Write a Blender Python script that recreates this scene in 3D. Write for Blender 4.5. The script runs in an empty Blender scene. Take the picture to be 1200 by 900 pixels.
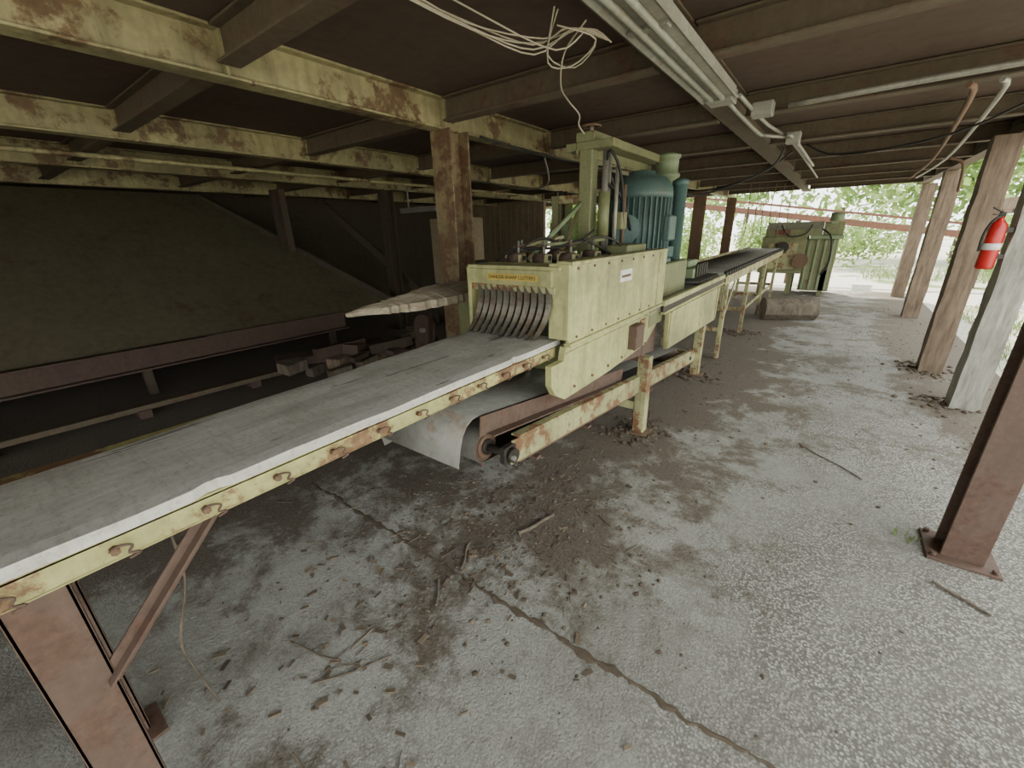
import bpy, bmesh, math, random
from mathutils import Vector, Matrix, Euler, noise
random.seed(7)
R=random.random
def U(a,b): return a+(b-a)*random.random()

# ------------------------------------------------------------------ materials
def new_mat(name):
    m=bpy.data.materials.new(name); m.use_nodes=True
    nt=m.node_tree; b=nt.nodes["Principled BSDF"]
    tc=nt.nodes.new("ShaderNodeTexCoord")
    return m,nt,b,tc.outputs["Object"]
def noise_n(nt,co,scale,detail=8,rough=.6,dist=0):
    n=nt.nodes.new("ShaderNodeTexNoise"); n.inputs["Scale"].default_value=scale
    n.inputs["Detail"].default_value=detail; n.inputs["Roughness"].default_value=rough
    n.inputs["Distortion"].default_value=dist
    nt.links.new(co,n.inputs["Vector"]); return n.outputs["Fac"]
def mapping(nt,co,scale,rot=(0,0,0)):
    m=nt.nodes.new("ShaderNodeMapping"); m.inputs["Scale"].default_value=scale
    m.inputs["Rotation"].default_value=rot
    nt.links.new(co,m.inputs["Vector"]); return m.outputs["Vector"]
def mrange(nt,v,a,b,c=0.,d=1.):
    m=nt.nodes.new("ShaderNodeMapRange"); m.clamp=True
    for k,x in zip(("From Min","From Max","To Min","To Max"),(a,b,c,d)): m.inputs[k].default_value=x
    nt.links.new(v,m.inputs["Value"]); return m.outputs["Result"]
def mathn(nt,op,a,b):
    m=nt.nodes.new("ShaderNodeMath"); m.operation=op
    for i,x in enumerate((a,b)):
        if isinstance(x,(int,float)): m.inputs[i].default_value=x
        else: nt.links.new(x,m.inputs[i])
    return m.outputs[0]
def mix(nt,f,a,b,mode='MIX'):
    m=nt.nodes.new("ShaderNodeMix"); m.data_type='RGBA'; m.blend_type=mode
    def setv(sock,x):
        if isinstance(x,tuple): sock.default_value=(x[0],x[1],x[2],1)
        elif isinstance(x,(int,float)): sock.default_value=x
        else: nt.links.new(x,sock)
    setv(m.inputs[0],f); setv(m.inputs[6],a); setv(m.inputs[7],b)
    return m.outputs[2]
def bump(nt,b,h,strength=.3,dist=.01):
    n=nt.nodes.new("ShaderNodeBump"); n.inputs["Strength"].default_value=strength
    n.inputs["Distance"].default_value=dist
    nt.links.new(h,n.inputs["Height"]); nt.links.new(n.outputs["Normal"],b.inputs["Normal"])

def painted(name,base,amount=.3,rust=(.13,.06,.03),scale=5,rough=.55,metal=0.,dirt=(.09,.075,.05),dirtamt=.35,stretch=(1,1,1)):
    m,nt,b,co=new_mat(name)
    co2=mapping(nt,co,stretch)
    n1=noise_n(nt,co2,scale,10,.74)
    n2=noise_n(nt,co2,1.7,8,.65)
    n3=noise_n(nt,co2,scale*7,4,.6)
    st=noise_n(nt,mapping(nt,co,(9,9,.8)),1.6,6,.65)
    var=mrange(nt,n3,.3,.7,0.,1.)
    c=mix(nt,var,tuple(x*.82 for x in base),tuple(min(1,x*1.1) for x in base))
    c=mix(nt,mathn(nt,'MULTIPLY',mrange(nt,st,.48,.7),dirtamt*1.1),c,tuple(x*.45 for x in base))
    df=mathn(nt,'MULTIPLY',mrange(nt,n2,.42,.68),dirtamt)
    c=mix(nt,df,c,dirt)
    t=.5+(.5-amount)*.42
    rf=mrange(nt,n1,t-.015,t+.05)
    rc=mix(nt,var,rust,tuple(min(1,x*1.7) for x in rust))
    c=mix(nt,rf,c,rc)
    nt.links.new(c,b.inputs["Base Color"])
    b.inputs["Roughness"].default_value=rough; b.inputs["Metallic"].default_value=metal
    bump(nt,b,n1,.25,.006)
    return m
def woodmat(name,c1,c2,stretch=(14,1,14),rough=.85,bs=.5,dk=.5):
    m,nt,b,co=new_mat(name)
    co2=mapping(nt,co,stretch)
    n1=noise_n(nt,co2,2.2,9,.7,.3); n2=noise_n(nt,co,3,6,.6); n3=noise_n(nt,co2,9,4,.6)
    c=mix(nt,mrange(nt,n1,.35,.65),c1,c2)
    c=mix(nt,mathn(nt,'MULTIPLY',mrange(nt,n2,.5,.7),.4*dk*2),c,tuple(x*.5 for x in c1))
    c=mix(nt,mathn(nt,'MULTIPLY',mrange(nt,n3,.62,.7),dk),c,tuple(x*.35 for x in c1))
    nt.links.new(c,b.inputs["Base Color"]); b.inputs["Roughness"].default_value=rough
    bump(nt,b,n1,bs,.008); return m
def plain(name,c,rough=.5,metal=0.,emit=0):
    m,nt,b,co=new_mat(name)
    n=noise_n(nt,co,12,5,.6)
    nt.links.new(mix(nt,mrange(nt,n,.3,.7),tuple(x*.8 for x in c),tuple(min(1,x*1.08) for x in c)),b.inputs["Base Color"])
    b.inputs["Roughness"].default_value=rough; b.inputs["Metallic"].default_value=metal
    return m
def plankmat():
    m,nt,b,co=new_mat("weathered_grey_plank")
    g=noise_n(nt,mapping(nt,co,(5,1,5)),2.5,11,.75,.8); n2=noise_n(nt,co,2.2,9,.7); f=noise_n(nt,co,70,4,.7)
    fs=noise_n(nt,mapping(nt,co,(2,22,2),(0,0,.5)),3.,6,.65,.3)
    ck=noise_n(nt,mapping(nt,co,(16,1.1,16)),1.3,7,.6,.6)
    c=mix(nt,mrange(nt,g,.34,.66),(.47,.45,.41),(.68,.665,.62))
    c=mix(nt,mathn(nt,'MULTIPLY',mrange(nt,fs,.52,.66),.35),c,(.34,.32,.28))
    c=mix(nt,mathn(nt,'MULTIPLY',mrange(nt,n2,.52,.66),.55),c,(.32,.28,.23))
    c=mix(nt,mathn(nt,'MULTIPLY',mrange(nt,f,.52,.68),.4),c,(.22,.2,.17))
    c=mix(nt,mathn(nt,'MULTIPLY',mrange(nt,ck,.62,.65),.85),c,(.08,.07,.055))
    nt.links.new(c,b.inputs["Base Color"]); b.inputs["Roughness"].default_value=.9
    bump(nt,b,mathn(nt,'ADD',g,mathn(nt,'MULTIPLY',fs,.25)),.4,.006); return m

CREAM=painted("machine_cream_paint",(.50,.49,.23),.23,rust=(.15,.09,.045),scale=4,dirtamt=.6)
CREAM_R=painted("machine_cream_rusty",(.48,.465,.24),.47,rust=(.16,.078,.04),scale=7,dirtamt=.5)
YRAIL=painted("yellow_rail_paint",(.50,.47,.2),.46,rust=(.17,.095,.05),scale=6,dirtamt=.35)
OLIVE=painted("olive_paint",(.22,.23,.11),.3,scale=6)
BLOCKG=painted("pale_green_paint",(.25,.32,.18),.2,scale=6)
MOTOR=painted("motor_teal_paint",(.085,.155,.145),.15,scale=8,rough=.5)
BEAMT=painted("peeling_tan_beam_paint",(.42,.375,.2),.43,rust=(.11,.068,.036),scale=3,dirtamt=.6)
COLP=painted("flaking_column_paint",(.26,.2,.11),.58,rust=(.10,.058,.033),scale=5,dirtamt=.5)
BEAMB=painted("brown_beam_steel",(.12,.09,.058),.35,rust=(.08,.046,.03),scale=4,rough=.8)
DKBEAM=painted("dark_brown_steel",(.075,.055,.038),.35,rust=(.06,.035,.022),scale=4,rough=.85)
RUST=painted("maroon_rusty_steel",(.13,.08,.062),.45,rust=(.08,.045,.032),scale=6,rough=.75)
RUSTD=painted("dark_maroon_steel",(.095,.058,.045),.4,rust=(.065,.04,.03),scale=5,rough=.8)
RUSTO=painted("orange_rust_steel",(.2,.12,.075),.4,rust=(.12,.06,.035),scale=9,rough=.85)
STEEL=painted("dull_grey_steel",(.25,.24,.21),.25,rust=(.14,.09,.06),scale=6,rough=.5,metal=.2)
FING=painted("finger_steel",(.12,.11,.088),.45,rust=(.07,.05,.032),scale=10,rough=.4,metal=.3)
GUARD=painted("grey_sheet_metal",(.31,.305,.28),.25,rust=(.17,.13,.1),scale=3,rough=.5,metal=.1)
BELT=painted("worn_rubber_belt",(.11,.105,.095),.2,rust=(.1,.08,.06),scale=3,rough=.8)
BLACK=plain("black_rubber_and_slot_shade",(.02,.018,.016),.6)
DARKM=plain("dark_greasy_metal",(.05,.042,.035),.5,.3)
GALV=painted("galvanised_conduit",(.34,.33,.28),.2,rust=(.2,.15,.1),scale=10,rough=.45,metal=.3)
FIXT=painted("fixture_enamel",(.33,.33,.27),.3,rust=(.2,.16,.11),scale=5,rough=.5)
WHITE=plain("white_enamel",(.75,.75,.72),.5)
RED=plain("extinguisher_red",(.5,.02,.02),.3)
REDB=painted("red_oxide_paint",(.19,.085,.055),.35,scale=3,rough=.8)
ORANGE=plain("warning_yellow_orange",(.55,.40,.09),.6)
CABLE=plain("cream_cable",(.38,.33,.24),.6)
PLANK=plankmat()
BOARD=woodmat("broken_board_wood",(.28,.22,.15),(.52,.45,.34),(12,1.5,12))
POSTW=woodmat("grey_wood_post",(.2,.19,.16),(.42,.41,.36),(12,12,1.2))
POSTB=woodmat("brown_wood_post",(.11,.075,.052),(.23,.17,.12),(12,12,1.2))
BARK=woodmat("bark",(.08,.06,.045),(.2,.16,.12),(6,6,2))
DIRT=plain("dirt_clods",(.11,.084,.06),.95)
CHIP=woodmat("wood_chip",(.14,.105,.07),(.26,.2,.14),(4,4,4))
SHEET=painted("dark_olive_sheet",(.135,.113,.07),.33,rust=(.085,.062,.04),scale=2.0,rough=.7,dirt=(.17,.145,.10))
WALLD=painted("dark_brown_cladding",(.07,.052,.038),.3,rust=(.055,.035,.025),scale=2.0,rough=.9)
WALLT=painted("tan_wall_cladding",(.36,.28,.18),.3,rust=(.2,.13,.08),scale=2,rough=.85)
CEIL=painted("brown_deck",(.098,.064,.047),.35,rust=(.068,.04,.029),scale=1.6,rough=.9,dirtamt=.2)

def floor_mat():
    m,nt,b,co=new_mat("dirty_concrete")
    sep=nt.nodes.new("ShaderNodeSeparateXYZ"); nt.links.new(co,sep.inputs[0]); X=sep.outputs["X"]; Y=sep.outputs["Y"]
    big=noise_n(nt,co,.75,8,.6,.4); med=noise_n(nt,co,2.2,13,.78,.2); fine=noise_n(nt,co,55,6,.75)
    med2=noise_n(nt,mapping(nt,co,(1,1,1),(0,0,1)),1.3,13,.8,.4)
    grit=noise_n(nt,co,170,3,.7)
    c=mix(nt,mrange(nt,big,.38,.62),(.34,.335,.31),(.46,.46,.43))
    c=mix(nt,mathn(nt,'MULTIPLY',mrange(nt,med,.46,.62),.6),c,(.21,.19,.165))
    c=mix(nt,mathn(nt,'MULTIPLY',mrange(nt,med2,.49,.6),.62),c,(.18,.16,.135))
    c=mix(nt,mathn(nt,'MULTIPLY',mrange(nt,fine,.45,.7),.5),c,(.16,.145,.125))
    c=mix(nt,mathn(nt,'MULTIPLY',mrange(nt,grit,.54,.64),.5),c,(.10,.088,.072))
    v=nt.nodes.new("ShaderNodeTexVoronoi"); v.inputs["Scale"].default_value=95; nt.links.new(co,v.inputs["Vector"])
    vs=nt.nodes.new("ShaderNodeSeparateColor"); nt.links.new(v.outputs["Color"],vs.inputs[0])
    agc=mix(nt,vs.outputs[0],(.2,.185,.16),(.56,.56,.52))
    agc=mix(nt,mrange(nt,v.outputs["Distance"],.35,.6),agc,(.12,.11,.095))
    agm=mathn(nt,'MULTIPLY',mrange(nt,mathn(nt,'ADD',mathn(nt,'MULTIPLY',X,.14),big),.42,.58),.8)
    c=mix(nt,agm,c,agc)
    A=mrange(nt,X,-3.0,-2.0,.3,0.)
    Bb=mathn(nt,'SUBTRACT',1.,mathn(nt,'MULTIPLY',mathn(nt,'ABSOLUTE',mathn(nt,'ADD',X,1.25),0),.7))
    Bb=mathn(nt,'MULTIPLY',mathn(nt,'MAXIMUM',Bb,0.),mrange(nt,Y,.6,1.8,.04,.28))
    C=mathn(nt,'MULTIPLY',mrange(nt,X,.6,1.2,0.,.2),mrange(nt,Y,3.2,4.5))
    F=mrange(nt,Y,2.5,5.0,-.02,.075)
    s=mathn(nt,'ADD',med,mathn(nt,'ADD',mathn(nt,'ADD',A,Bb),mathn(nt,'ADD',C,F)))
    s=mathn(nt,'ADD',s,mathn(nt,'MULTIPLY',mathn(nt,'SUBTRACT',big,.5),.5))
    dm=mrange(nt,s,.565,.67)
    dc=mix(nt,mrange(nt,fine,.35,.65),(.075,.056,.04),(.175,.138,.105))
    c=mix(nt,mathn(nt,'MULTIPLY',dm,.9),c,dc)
    nt.links.new(c,b.inputs["Base Color"]); b.inputs["Roughness"].default_value=.88
    h=mathn(nt,'ADD',mathn(nt,'MULTIPLY',med,1.0),mathn(nt,'ADD',mathn(nt,'MULTIPLY',fine,.8),mathn(nt,'MULTIPLY',v.outputs["Distance"],-.3)))
    bump(nt,b,h,.8,.012); return m
FLOOR=floor_mat()
def ground_mat():
    m,nt,b,co=new_mat("yard_gravel")
    n=noise_n(nt,co,.35,8,.65); f=noise_n(nt,co,20,5,.7)
    c=mix(nt,mrange(nt,f,.35,.65),(.4,.37,.31),(.62,.59,.52))
    c=mix(nt,mrange(nt,n,.54,.6),c,(.14,.19,.06))
    nt.links.new(c,b.inputs["Base Color"]); b.inputs["Roughness"].default_value=.95
    bump(nt,b,f,.5,.02); return m
GROUND=ground_mat()
def leaf_mat(name,c1,c2):
    m,nt,b,co=new_mat(name)
    n=noise_n(nt,co,1.5,4,.6)
    c=mix(nt,mrange(nt,n,.35,.65),c1,c2)
    nt.links.new(c,b.inputs["Base Color"]); b.inputs["Roughness"].default_value=.6
    t=nt.nodes.new("ShaderNodeBsdfTranslucent"); nt.links.new(c,t.inputs["Color"])
    ms=nt.nodes.new("ShaderNodeMixShader"); ms.inputs[0].default_value=.4
    nt.links.new(b.outputs[0],ms.inputs[1]); nt.links.new(t.outputs[0],ms.inputs[2])
    nt.links.new(ms.outputs[0],nt.nodes["Material Output"].inputs["Surface"]); return m
LEAF=leaf_mat("tree_leaves",(.14,.24,.06),(.36,.47,.16))
GRASS=leaf_mat("grass_blades",(.12,.2,.05),(.32,.4,.14))

# ------------------------------------------------------------------ builder
class B:
    def __init__(s,name): s.n=name; s.bm=bmesh.new(); s.m=[]
    def mi(s,mat):
        if mat not in s.m: s.m.append(mat)
        return s.m.index(mat)
    def obox(s,c,size,rot,mat,bev=.004):
        M=Matrix.Translation(Vector(c))@(rot if isinstance(rot,Matrix) else Euler(rot).to_matrix().to_4x4())@Matrix.Diagonal((size[0],size[1],size[2],1))
        r=bmesh.ops.create_cube(s.bm,size=1,matrix=M); vs=r["verts"]
        i=s.mi(mat); es=set()
        for v in vs:
            for f in v.link_faces: f.material_index=i
            for e in v.link_edges: es.add(e)
        o=min(bev,.2*min(size))
        if o>.0006: bmesh.ops.bevel(s.bm,geom=list(es),offset=o,segments=1,affect='EDGES',clamp_overlap=True,material=i)
    def box(s,x0,x1,y0,y1,z0,z1,mat,bev=.004):
        s.obox(((x0+x1)/2,(y0+y1)/2,(z0+z1)/2),(abs(x1-x0),abs(y1-y0),abs(z1-z0)),(0,0,0),mat,bev)
    def beam(s,p0,p1,w,h,mat,bev=.003):
        p0=Vector(p0);p1=Vector(p1);d=p1-p0;L=d.length;d.normalize()
        up=Vector((0,0,1)) if abs(d.z)<.95 else Vector((1,0,0))
        x=d.cross(up).normalized(); z=x.cross(d).normalized()
        M=Matrix((x,d,z)).transposed().to_4x4()
        s.obox((p0+p1)/2,(w,L,h),M,mat,bev)
    def cyl(s,p0,p1,r,mat,r2=None,seg=18):
        p0=Vector(p0);p1=Vector(p1);d=p1-p0
        M=Matrix.Translation((p0+p1)/2)@d.to_track_quat('Z','Y').to_matrix().to_4x4()
        q=bmesh.ops.create_cone(s.bm,cap_ends=True,segments=seg,radius1=r,radius2=(r if r2 is None else r2),depth=d.length,matrix=M)
        i=s.mi(mat)
        for f in {f for v in q["verts"] for f in v.link_faces}:
            f.material_index=i; f.smooth=len(f.verts)==4
    def lathe(s,x,y,prof,mat,seg=28):
        i=s.mi(mat); rings=[]
        for r,z in prof:
            rings.append([s.bm.verts.new((x+r*math.cos(2*math.pi*k/seg),y+r*math.sin(2*math.pi*k/seg),z)) for k in range(seg)])
        for a,b in zip(rings,rings[1:]):
            for k in range(seg):
                f=s.bm.faces.new((a[k],a[(k+1)%seg],b[(k+1)%seg],b[k])); f.material_index=i; f.smooth=True
        for g,rev in ((rings[0],True),(rings[-1],False)):
            f=s.bm.faces.new(list(reversed(g)) if rev else g); f.material_index=i
    def prism(s,pts,axis,lo,hi,mat):
        def P(a,b,c): return (c,a,b) if axis=='X' else ((a,c,b) if axis=='Y' else (a,b,c))
        i=s.mi(mat)
        A=[s.bm.verts.new(P(a,b,lo)) for a,b in pts]; Bv=[s.bm.verts.new(P(a,b,hi)) for a,b in pts]
        n=len(pts); fs=[s.bm.faces.new(A),s.bm.faces.new(list(reversed(Bv)))]
        for k in range(n): fs.append(s.bm.faces.new((A[(k+1)%n],A[k],Bv[k],Bv[(k+1)%n])))
        for f in fs: f.material_index=i
    def slab(s,q,off,mat):
        i=s.mi(mat); off=Vector(off)
        A=[s.bm.verts.new(Vector(p)) for p in q]; C=[s.bm.verts.new(Vector(p)+off) for p in q]
        n=len(q); fs=[s.bm.faces.new(A),s.bm.faces.new(list(reversed(C)))]
        for k in range(n): fs.append(s.bm.faces.new((A[(k+1)%n],A[k],C[k],C[(k+1)%n])))
        for f in fs: f.material_index=i
    def tube(s,pts,r,mat,seg=7,smooth=True,sub=4):
        P=[Vector(p) for p in pts]
        if smooth and len(P)>2:
            Q=[]
            for k in range(len(P)-1):
                a=P[max(k-1,0)];b=P[k];c=P[k+1];d=P[min(k+2,len(P)-1)]
                for j in range(sub):
                    t=j/sub
                    Q.append(.5*((2*b)+(c-a)*t+(2*a-5*b+4*c-d)*t*t+(3*b-a-3*c+d)*t**3))
            Q.append(P[-1]); P=Q
        i=s.mi(mat); rings=[]; nrm=None
        for k,p in enumerate(P):
            t=(P[min(k+1,len(P)-1)]-P[max(k-1,0)]).normalized()
            if nrm is None: nrm=t.orthogonal().normalized()
            else:
                nrm=(nrm-t*nrm.dot(t)); nrm=nrm.normalized() if nrm.length>1e-5 else t.orthogonal().normalized()
            bn=t.cross(nrm)
            rings.append([s.bm.verts.new(p+nrm*r*math.cos(2*math.pi*j/seg)+bn*r*math.sin(2*math.pi*j/seg)) for j in range(seg)])
        for a,b in zip(rings,rings[1:]):
            for k in range(seg):
                f=s.bm.faces.new((a[k],a[(k+1)%seg],b[(k+1)%seg],b[k])); f.material_index=i; f.smooth=True
        for g in (list(reversed(rings[0])),rings[-1]):
            f=s.bm.faces.new(g); f.material_index=i
    def blob(s,c,sz,mat,jit=.25,sub=1,rz=None):
        M=Matrix.Translation(Vector(c))@Matrix.Rotation(U(0,6.28) if rz is None else rz,4,'Z')@Matrix.Diagonal((sz[0],sz[1],sz[2],1))
        q=bmesh.ops.create_icosphere(s.bm,subdivisions=sub,radius=1,matrix=M); i=s.mi(mat); C=Vector(c)
        for v in q["verts"]: v.co=C+(v.co-C)*(1+U(-jit,jit))
        for f in {f for v in q["verts"] for f in v.link_faces}: f.material_index=i
    def ibeam(s,p0,p1,w,h,mat,t=.012):
        p0=Vector(p0);p1=Vector(p1)
        s.beam(p0,p1,t,h-.02,mat,.001)
        up=Vector((0,0,h/2-t/2))
        s.beam(p0+up,p1+up,w,t,mat,.002); s.beam(p0-up,p1-up,w,t,mat,.002)
    def done(s,parent=None,recalc=True):
        if recalc: bmesh.ops.recalc_face_normals(s.bm,faces=s.bm.faces[:])
        me=bpy.data.meshes.new(s.n); s.bm.to_mesh(me); s.bm.free()
        for m in s.m: me.materials.append(m)
        o=bpy.data.objects.new(s.n,me); bpy.context.scene.collection.objects.link(o)
        if parent: o.parent=parent
        return o

# ------------------------------------------------------------------ shell
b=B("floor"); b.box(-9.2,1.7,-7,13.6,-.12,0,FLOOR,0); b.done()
b=B("ground"); b.box(-45,60,-40,70,-.3,-.06,GROUND,0); b.done()
b=B("ceiling"); b.box(-9.2,1.45,-7,13.3,2.5,2.56,CEIL,0); b.done()  # end behind the camera extended to keep light off the left side
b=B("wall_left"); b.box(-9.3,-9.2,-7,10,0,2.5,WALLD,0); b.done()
b=B("unseen_light_block_wall"); b.box(-9.2,-4.0,-5.6,-5.5,0,2.5,WALLD,0); b.done()  # unseen wall added behind the camera to darken the left side
b=B("wall_back")
b.box(-9.2,-6.4,10,10.1,0,2.5,WALLT,0)
for k in range(14): b.box(-9.1+k*.2,-9.08+k*.2,9.985,10,0,2.45,WALLT,0)
b.done()
b=B("floor_joint_crack")
i=b.mi(DIRT); prev=None
x=-2.6
while x<1.6:
    y=1.09+.018*noise.noise(Vector((x*5,0,0)))+.014*noise.noise(Vector((x*25,3,0)))
    w=.003+.026*abs(noise.noise(Vector((x*9,7,0))))+.006*R()
    cur=[b.bm.verts.new((x,y-w,.0015)),b.bm.verts.new((x,y,.005)),b.bm.verts.new((x,y+w,.0015))]
    if prev:
        for k in range(2):
            f=b.bm.faces.new((prev[k],cur[k],cur[k+1],prev[k+1])); f.material_index=i
    prev=cur; x+=.015
b.done()

# ------------------------------------------------------------------ ceiling beams
for X,m in ((-2.45,BEAMT),(-4.35,BEAMT),(-6.1,BEAMT),(-8.0,BEAMT),(-.80,BEAMB),(1.25,BEAMB)):
    b=B("steel_ceiling_beam"); h=.2 if m is BEAMT else .15
    b.ibeam((X,-5.4,2.5-h/2),(X,13.2,2.5-h/2),.12 if m is BEAMT else .16,h,m)
    if m is BEAMT:
        for k in range(13):
            y=-4.55+k*1.4
            b.box(X-.055,X+.055,y-.007,y+.007,2.31,2.49,m,.001)
            b.cyl((X+.05,y+.1,2.295),(X+.05,y+.1,2.31),.012,RUSTO,seg=6)
    b.done()
for k in range(13):
    Y=-4.55+k*1.4
    b=B("steel_cross_joist")
    st=[(-9.15,-8.07),(-7.93,-6.17),(-6.03,-4.42),(-4.28,-2.52),(-2.38,-.89),(-.71,1.16)]
    for j,(a,c) in enumerate(st): b.ibeam((a,Y,2.42),(c,Y,2.42),.1,.15,BEAMB)
    b.done()

# ------------------------------------------------------------------ columns
def hcol(name,x,y,w,mat,z1=2.3,plate=True):
    b=B(name); t=.014
    b.box(x-w/2,x+w/2,y-w/2,y-w/2+t,0,z1,mat,.002); b.box(x-w/2,x+w/2,y+w/2-t,y+w/2,0,z1,mat,.002)
    b.box(x-t/2,x+t/2,y-w/2+t,y+w/2-t,0,z1,mat,.001)
    if plate:
        b.box(x-w*.85,x+w*.85,y-w*.85,y+w*.85,0,.015,mat,.002)
        for sx in(-1,1):
            for sy in(-1,1): b.cyl((x+sx*w*.7,y+sy*w*.7,.015),(x+sx*w*.7,y+sy*w*.7,.035),.012,mat,seg=6)
    b.done()
hcol("steel_column",.80,2.68,.155,RUST,2.5)
hcol("steel_column",-2.42,2.5,.2,COLP,2.3)
hcol("steel_column",-2.4,9.7,.2,RUSTO,2.3)
hcol("steel_column",-2.4,12.9,.2,RUSTO,2.3)
hcol("steel_column",-4.35,7.4,.18,DKBEAM,2.3)
hcol("steel_column",-6.1,4.7,.18,DKBEAM,2.3)
def wpost(x,y,w,mat,z1=2.345):
    b=B("timber_post"); n=14; i=b.mi(mat); prev=None
    for k in range(n+1):
        z=z1*k/n; o=[Vector((sx*w/2+U(-.006,.006),sy*w/2+U(-.006,.006),0)) for sx,sy in((-1,-1),(1,-1),(1,1),(-1,1))]
        cur=[b.bm.verts.new(Vector((x,y,z))+q) for q in o]
        if prev:
            for j in range(4):
                f=b.bm.faces.new((prev[j],prev[(j+1)%4],cur[(j+1)%4],cur[j])); f.material_index=i
        else: b.bm.faces.new(list(reversed(cur))).material_index=i
        prev=cur
    b.bm.faces.new(prev).material_index=i
    b.done()
wpost(1.2,5.2,.19,POSTW); wpost(1.12,6.4,.2,POSTB); wpost(1.3,10.1,.22,POSTB); wpost(1.35,12.9,.22,POSTB)

# ------------------------------------------------------------------ infeed table
TZ=.035
b=B("infeed_table")
for X,s in((-1.095,1),(-1.625,-1)):
    b.box(X-.006,X+.006,-1.1,1.82,.935+TZ,.992+TZ,YRAIL,.002)
    b.box(X-.035*(s>0)-.006,X+.035*(s<0)+.006,-1.1,1.82,.984+TZ,.994+TZ,YRAIL,.002)
    b.box(X-.035*(s>0)-.006,X+.035*(s<0)+.006,-1.1,1.82,.932+TZ,.940+TZ,YRAIL,.002)
for k in range(9): b.box(-1.62,-1.10,-.95+k*.33,-.91+k*.33,.94+TZ,.982+TZ,RUSTO,.002)
y=-.95
while y<1.75:
    b.cyl((-1.089,y,.963+TZ),(-1.072,y,.963+TZ),.009,RUSTO,seg=6)
    b.tube([(-1.077,y-.008,.966+TZ),(-1.068,y+.008,.976+TZ),(-1.062,y+.026,.970+TZ),(-1.062,y+.018,.956+TZ),(-1.064,y+.034,.946+TZ),(-1.07,y+.016,.938+TZ)],.003,RUST,6)
    y+=.165
for X in(-1.12,-1.6):
    b.box(X-.006,X+.006,-.135,-.035,0,.93+TZ,RUST,.002)
    b.box(X-.05,X+.006,-.135,-.127,0,.93+TZ,RUST,.002)
    b.box(X-.05,X+.006,-.043,-.035,0,.93+TZ,RUST,.002)
    b.box(X-.09,X+.06,-.2,0,0,.012,RUST,.002)
    b.beam((X,-.05,.68),(X,.22,.935+TZ),.008,.045,RUST); b.beam((X+.016,-.05,.68),(X+.016,.22,.935+TZ),.03,.006,RUST)
    b.box(X-.006,X+.006,-1.05,-.95,0,.93+TZ,RUST,.002)
b.box(-1.6,-1.12,-.115,-.09,.3,.37,RUST,.002)
b.box(-1.6,-1.12,-.115,-.09,.62,.69,RUST,.002)
b.done()
b=B("weathered_plank"); i=b.mi(PLANK); prev=None; n=110; nx=10
for k in range(n+1):
    y=-1.15+3.01*k/n
    xl=-1.50-.14*max(0,min(1,(y+.1)/1.9))+.012*noise.noise(Vector((y*3,1,0))); xr=-1.083+.006*noise.noise(Vector((y*6,5,0)))+(-.012 if R()<.07 else 0)
    top=[];bot=[]
    for j in range(nx+1):
        t=j/nx; xx=xl+(xr-xl)*t
        top.append(b.bm.verts.new((xx,y,1.026+TZ+.003*noise.noise(Vector((xx*9,y*3,2)))-(.003 if j in(0,nx) else 0))))
        bot.append(b.bm.verts.new((xx,y,.995+TZ)))
    cur=top+list(reversed(bot)); L=len(cur)
    if prev:
        for j in range(L):
            f=b.bm.faces.new((prev[j],prev[(j+1)%L],cur[(j+1)%L],cur[j])); f.material_index=i
    else: b.bm.faces.new(list(reversed(cur))).material_index=i
    prev=cur
b.bm.faces.new(prev).material_index=i
b.done()

# ------------------------------------------------------------------ gang rip saw
b=B("gang_rip_saw")
b.box(-1.02,-.995,1.8,3.25,1.055,1.45,CREAM,.006)
b.box(-1.12,-1.0,1.795,1.82,1.07,1.45,CREAM,.004)
b.box(-1.08,-.985,1.8,3.25,1.44,1.46,CREAM,.004)
b.box(-1.03,-.985,1.8,3.25,1.035,1.055,CREAM,.004)
b.box(-.997,-.988,3.1,3.24,1.06,1.44,CREAM,.002)
for k in range(8):
    b.cyl((-.996,1.87+k*.18,1.425),(-.988,1.87+k*.18,1.425),.007,RUSTO,seg=8)
    b.cyl((-.996,1.87+k*.18,1.08),(-.988,1.87+k*.18,1.08),.007,RUSTO,seg=8)
b.box(-.995,-.991,2.40,2.58,1.30,1.37,WHITE,.0005); b.box(-.991,-.9895,2.42,2.56,1.325,1.34,REDB,0)
b.prism([(1.66,.86),(1.70,.80),(1.80,.745),(2.35,.745),(3.02,.78),(3.24,.9),(3.24,1.035),(1.8,1.035),(1.78,.965),(1.66,.965)],'X',-1.05,-1.015,CREAM)
b.box(-1.02,-1.008,1.8,3.2,.995,1.005,CREAM,.001)
b.box(-1.02,-.955,2.66,2.8,.82,.985,RUST,.006)
b.box(-1.018,-1.0,2.86,2.95,.8,.99,CREAM_R,.004)
for k in range(6): b.cyl((-1.016,1.9+k*.22,.79),(-1.006,1.9+k*.22,.79),.009,RUSTO,seg=6)
b.box(-1.64,-1.09,1.775,1.80,1.335,1.415,CREAM,.003)
b.box(-1.65,-1.05,1.78,2.0,1.415,1.435,CREAM,.003)
b.prism([(2.0,1.415),(2.0,1.435),(2.42,1.38),(2.42,1.36)],'X',-1.65,-1.05,OLIVE)
b.box(-1.50,-1.17,1.770,1.7745,1.360,1.393,ORANGE,.0005)
b.box(-1.66,-1.635,1.78,2.2,1.08,1.42,CREAM,.003)
b.box(-1.10,-1.06,1.80,2.2,1.07,1.42,CREAM,.003)
b.box(-1.64,-1.08,1.79,1.81,1.30,1.335,CREAM_R,.003)
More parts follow.
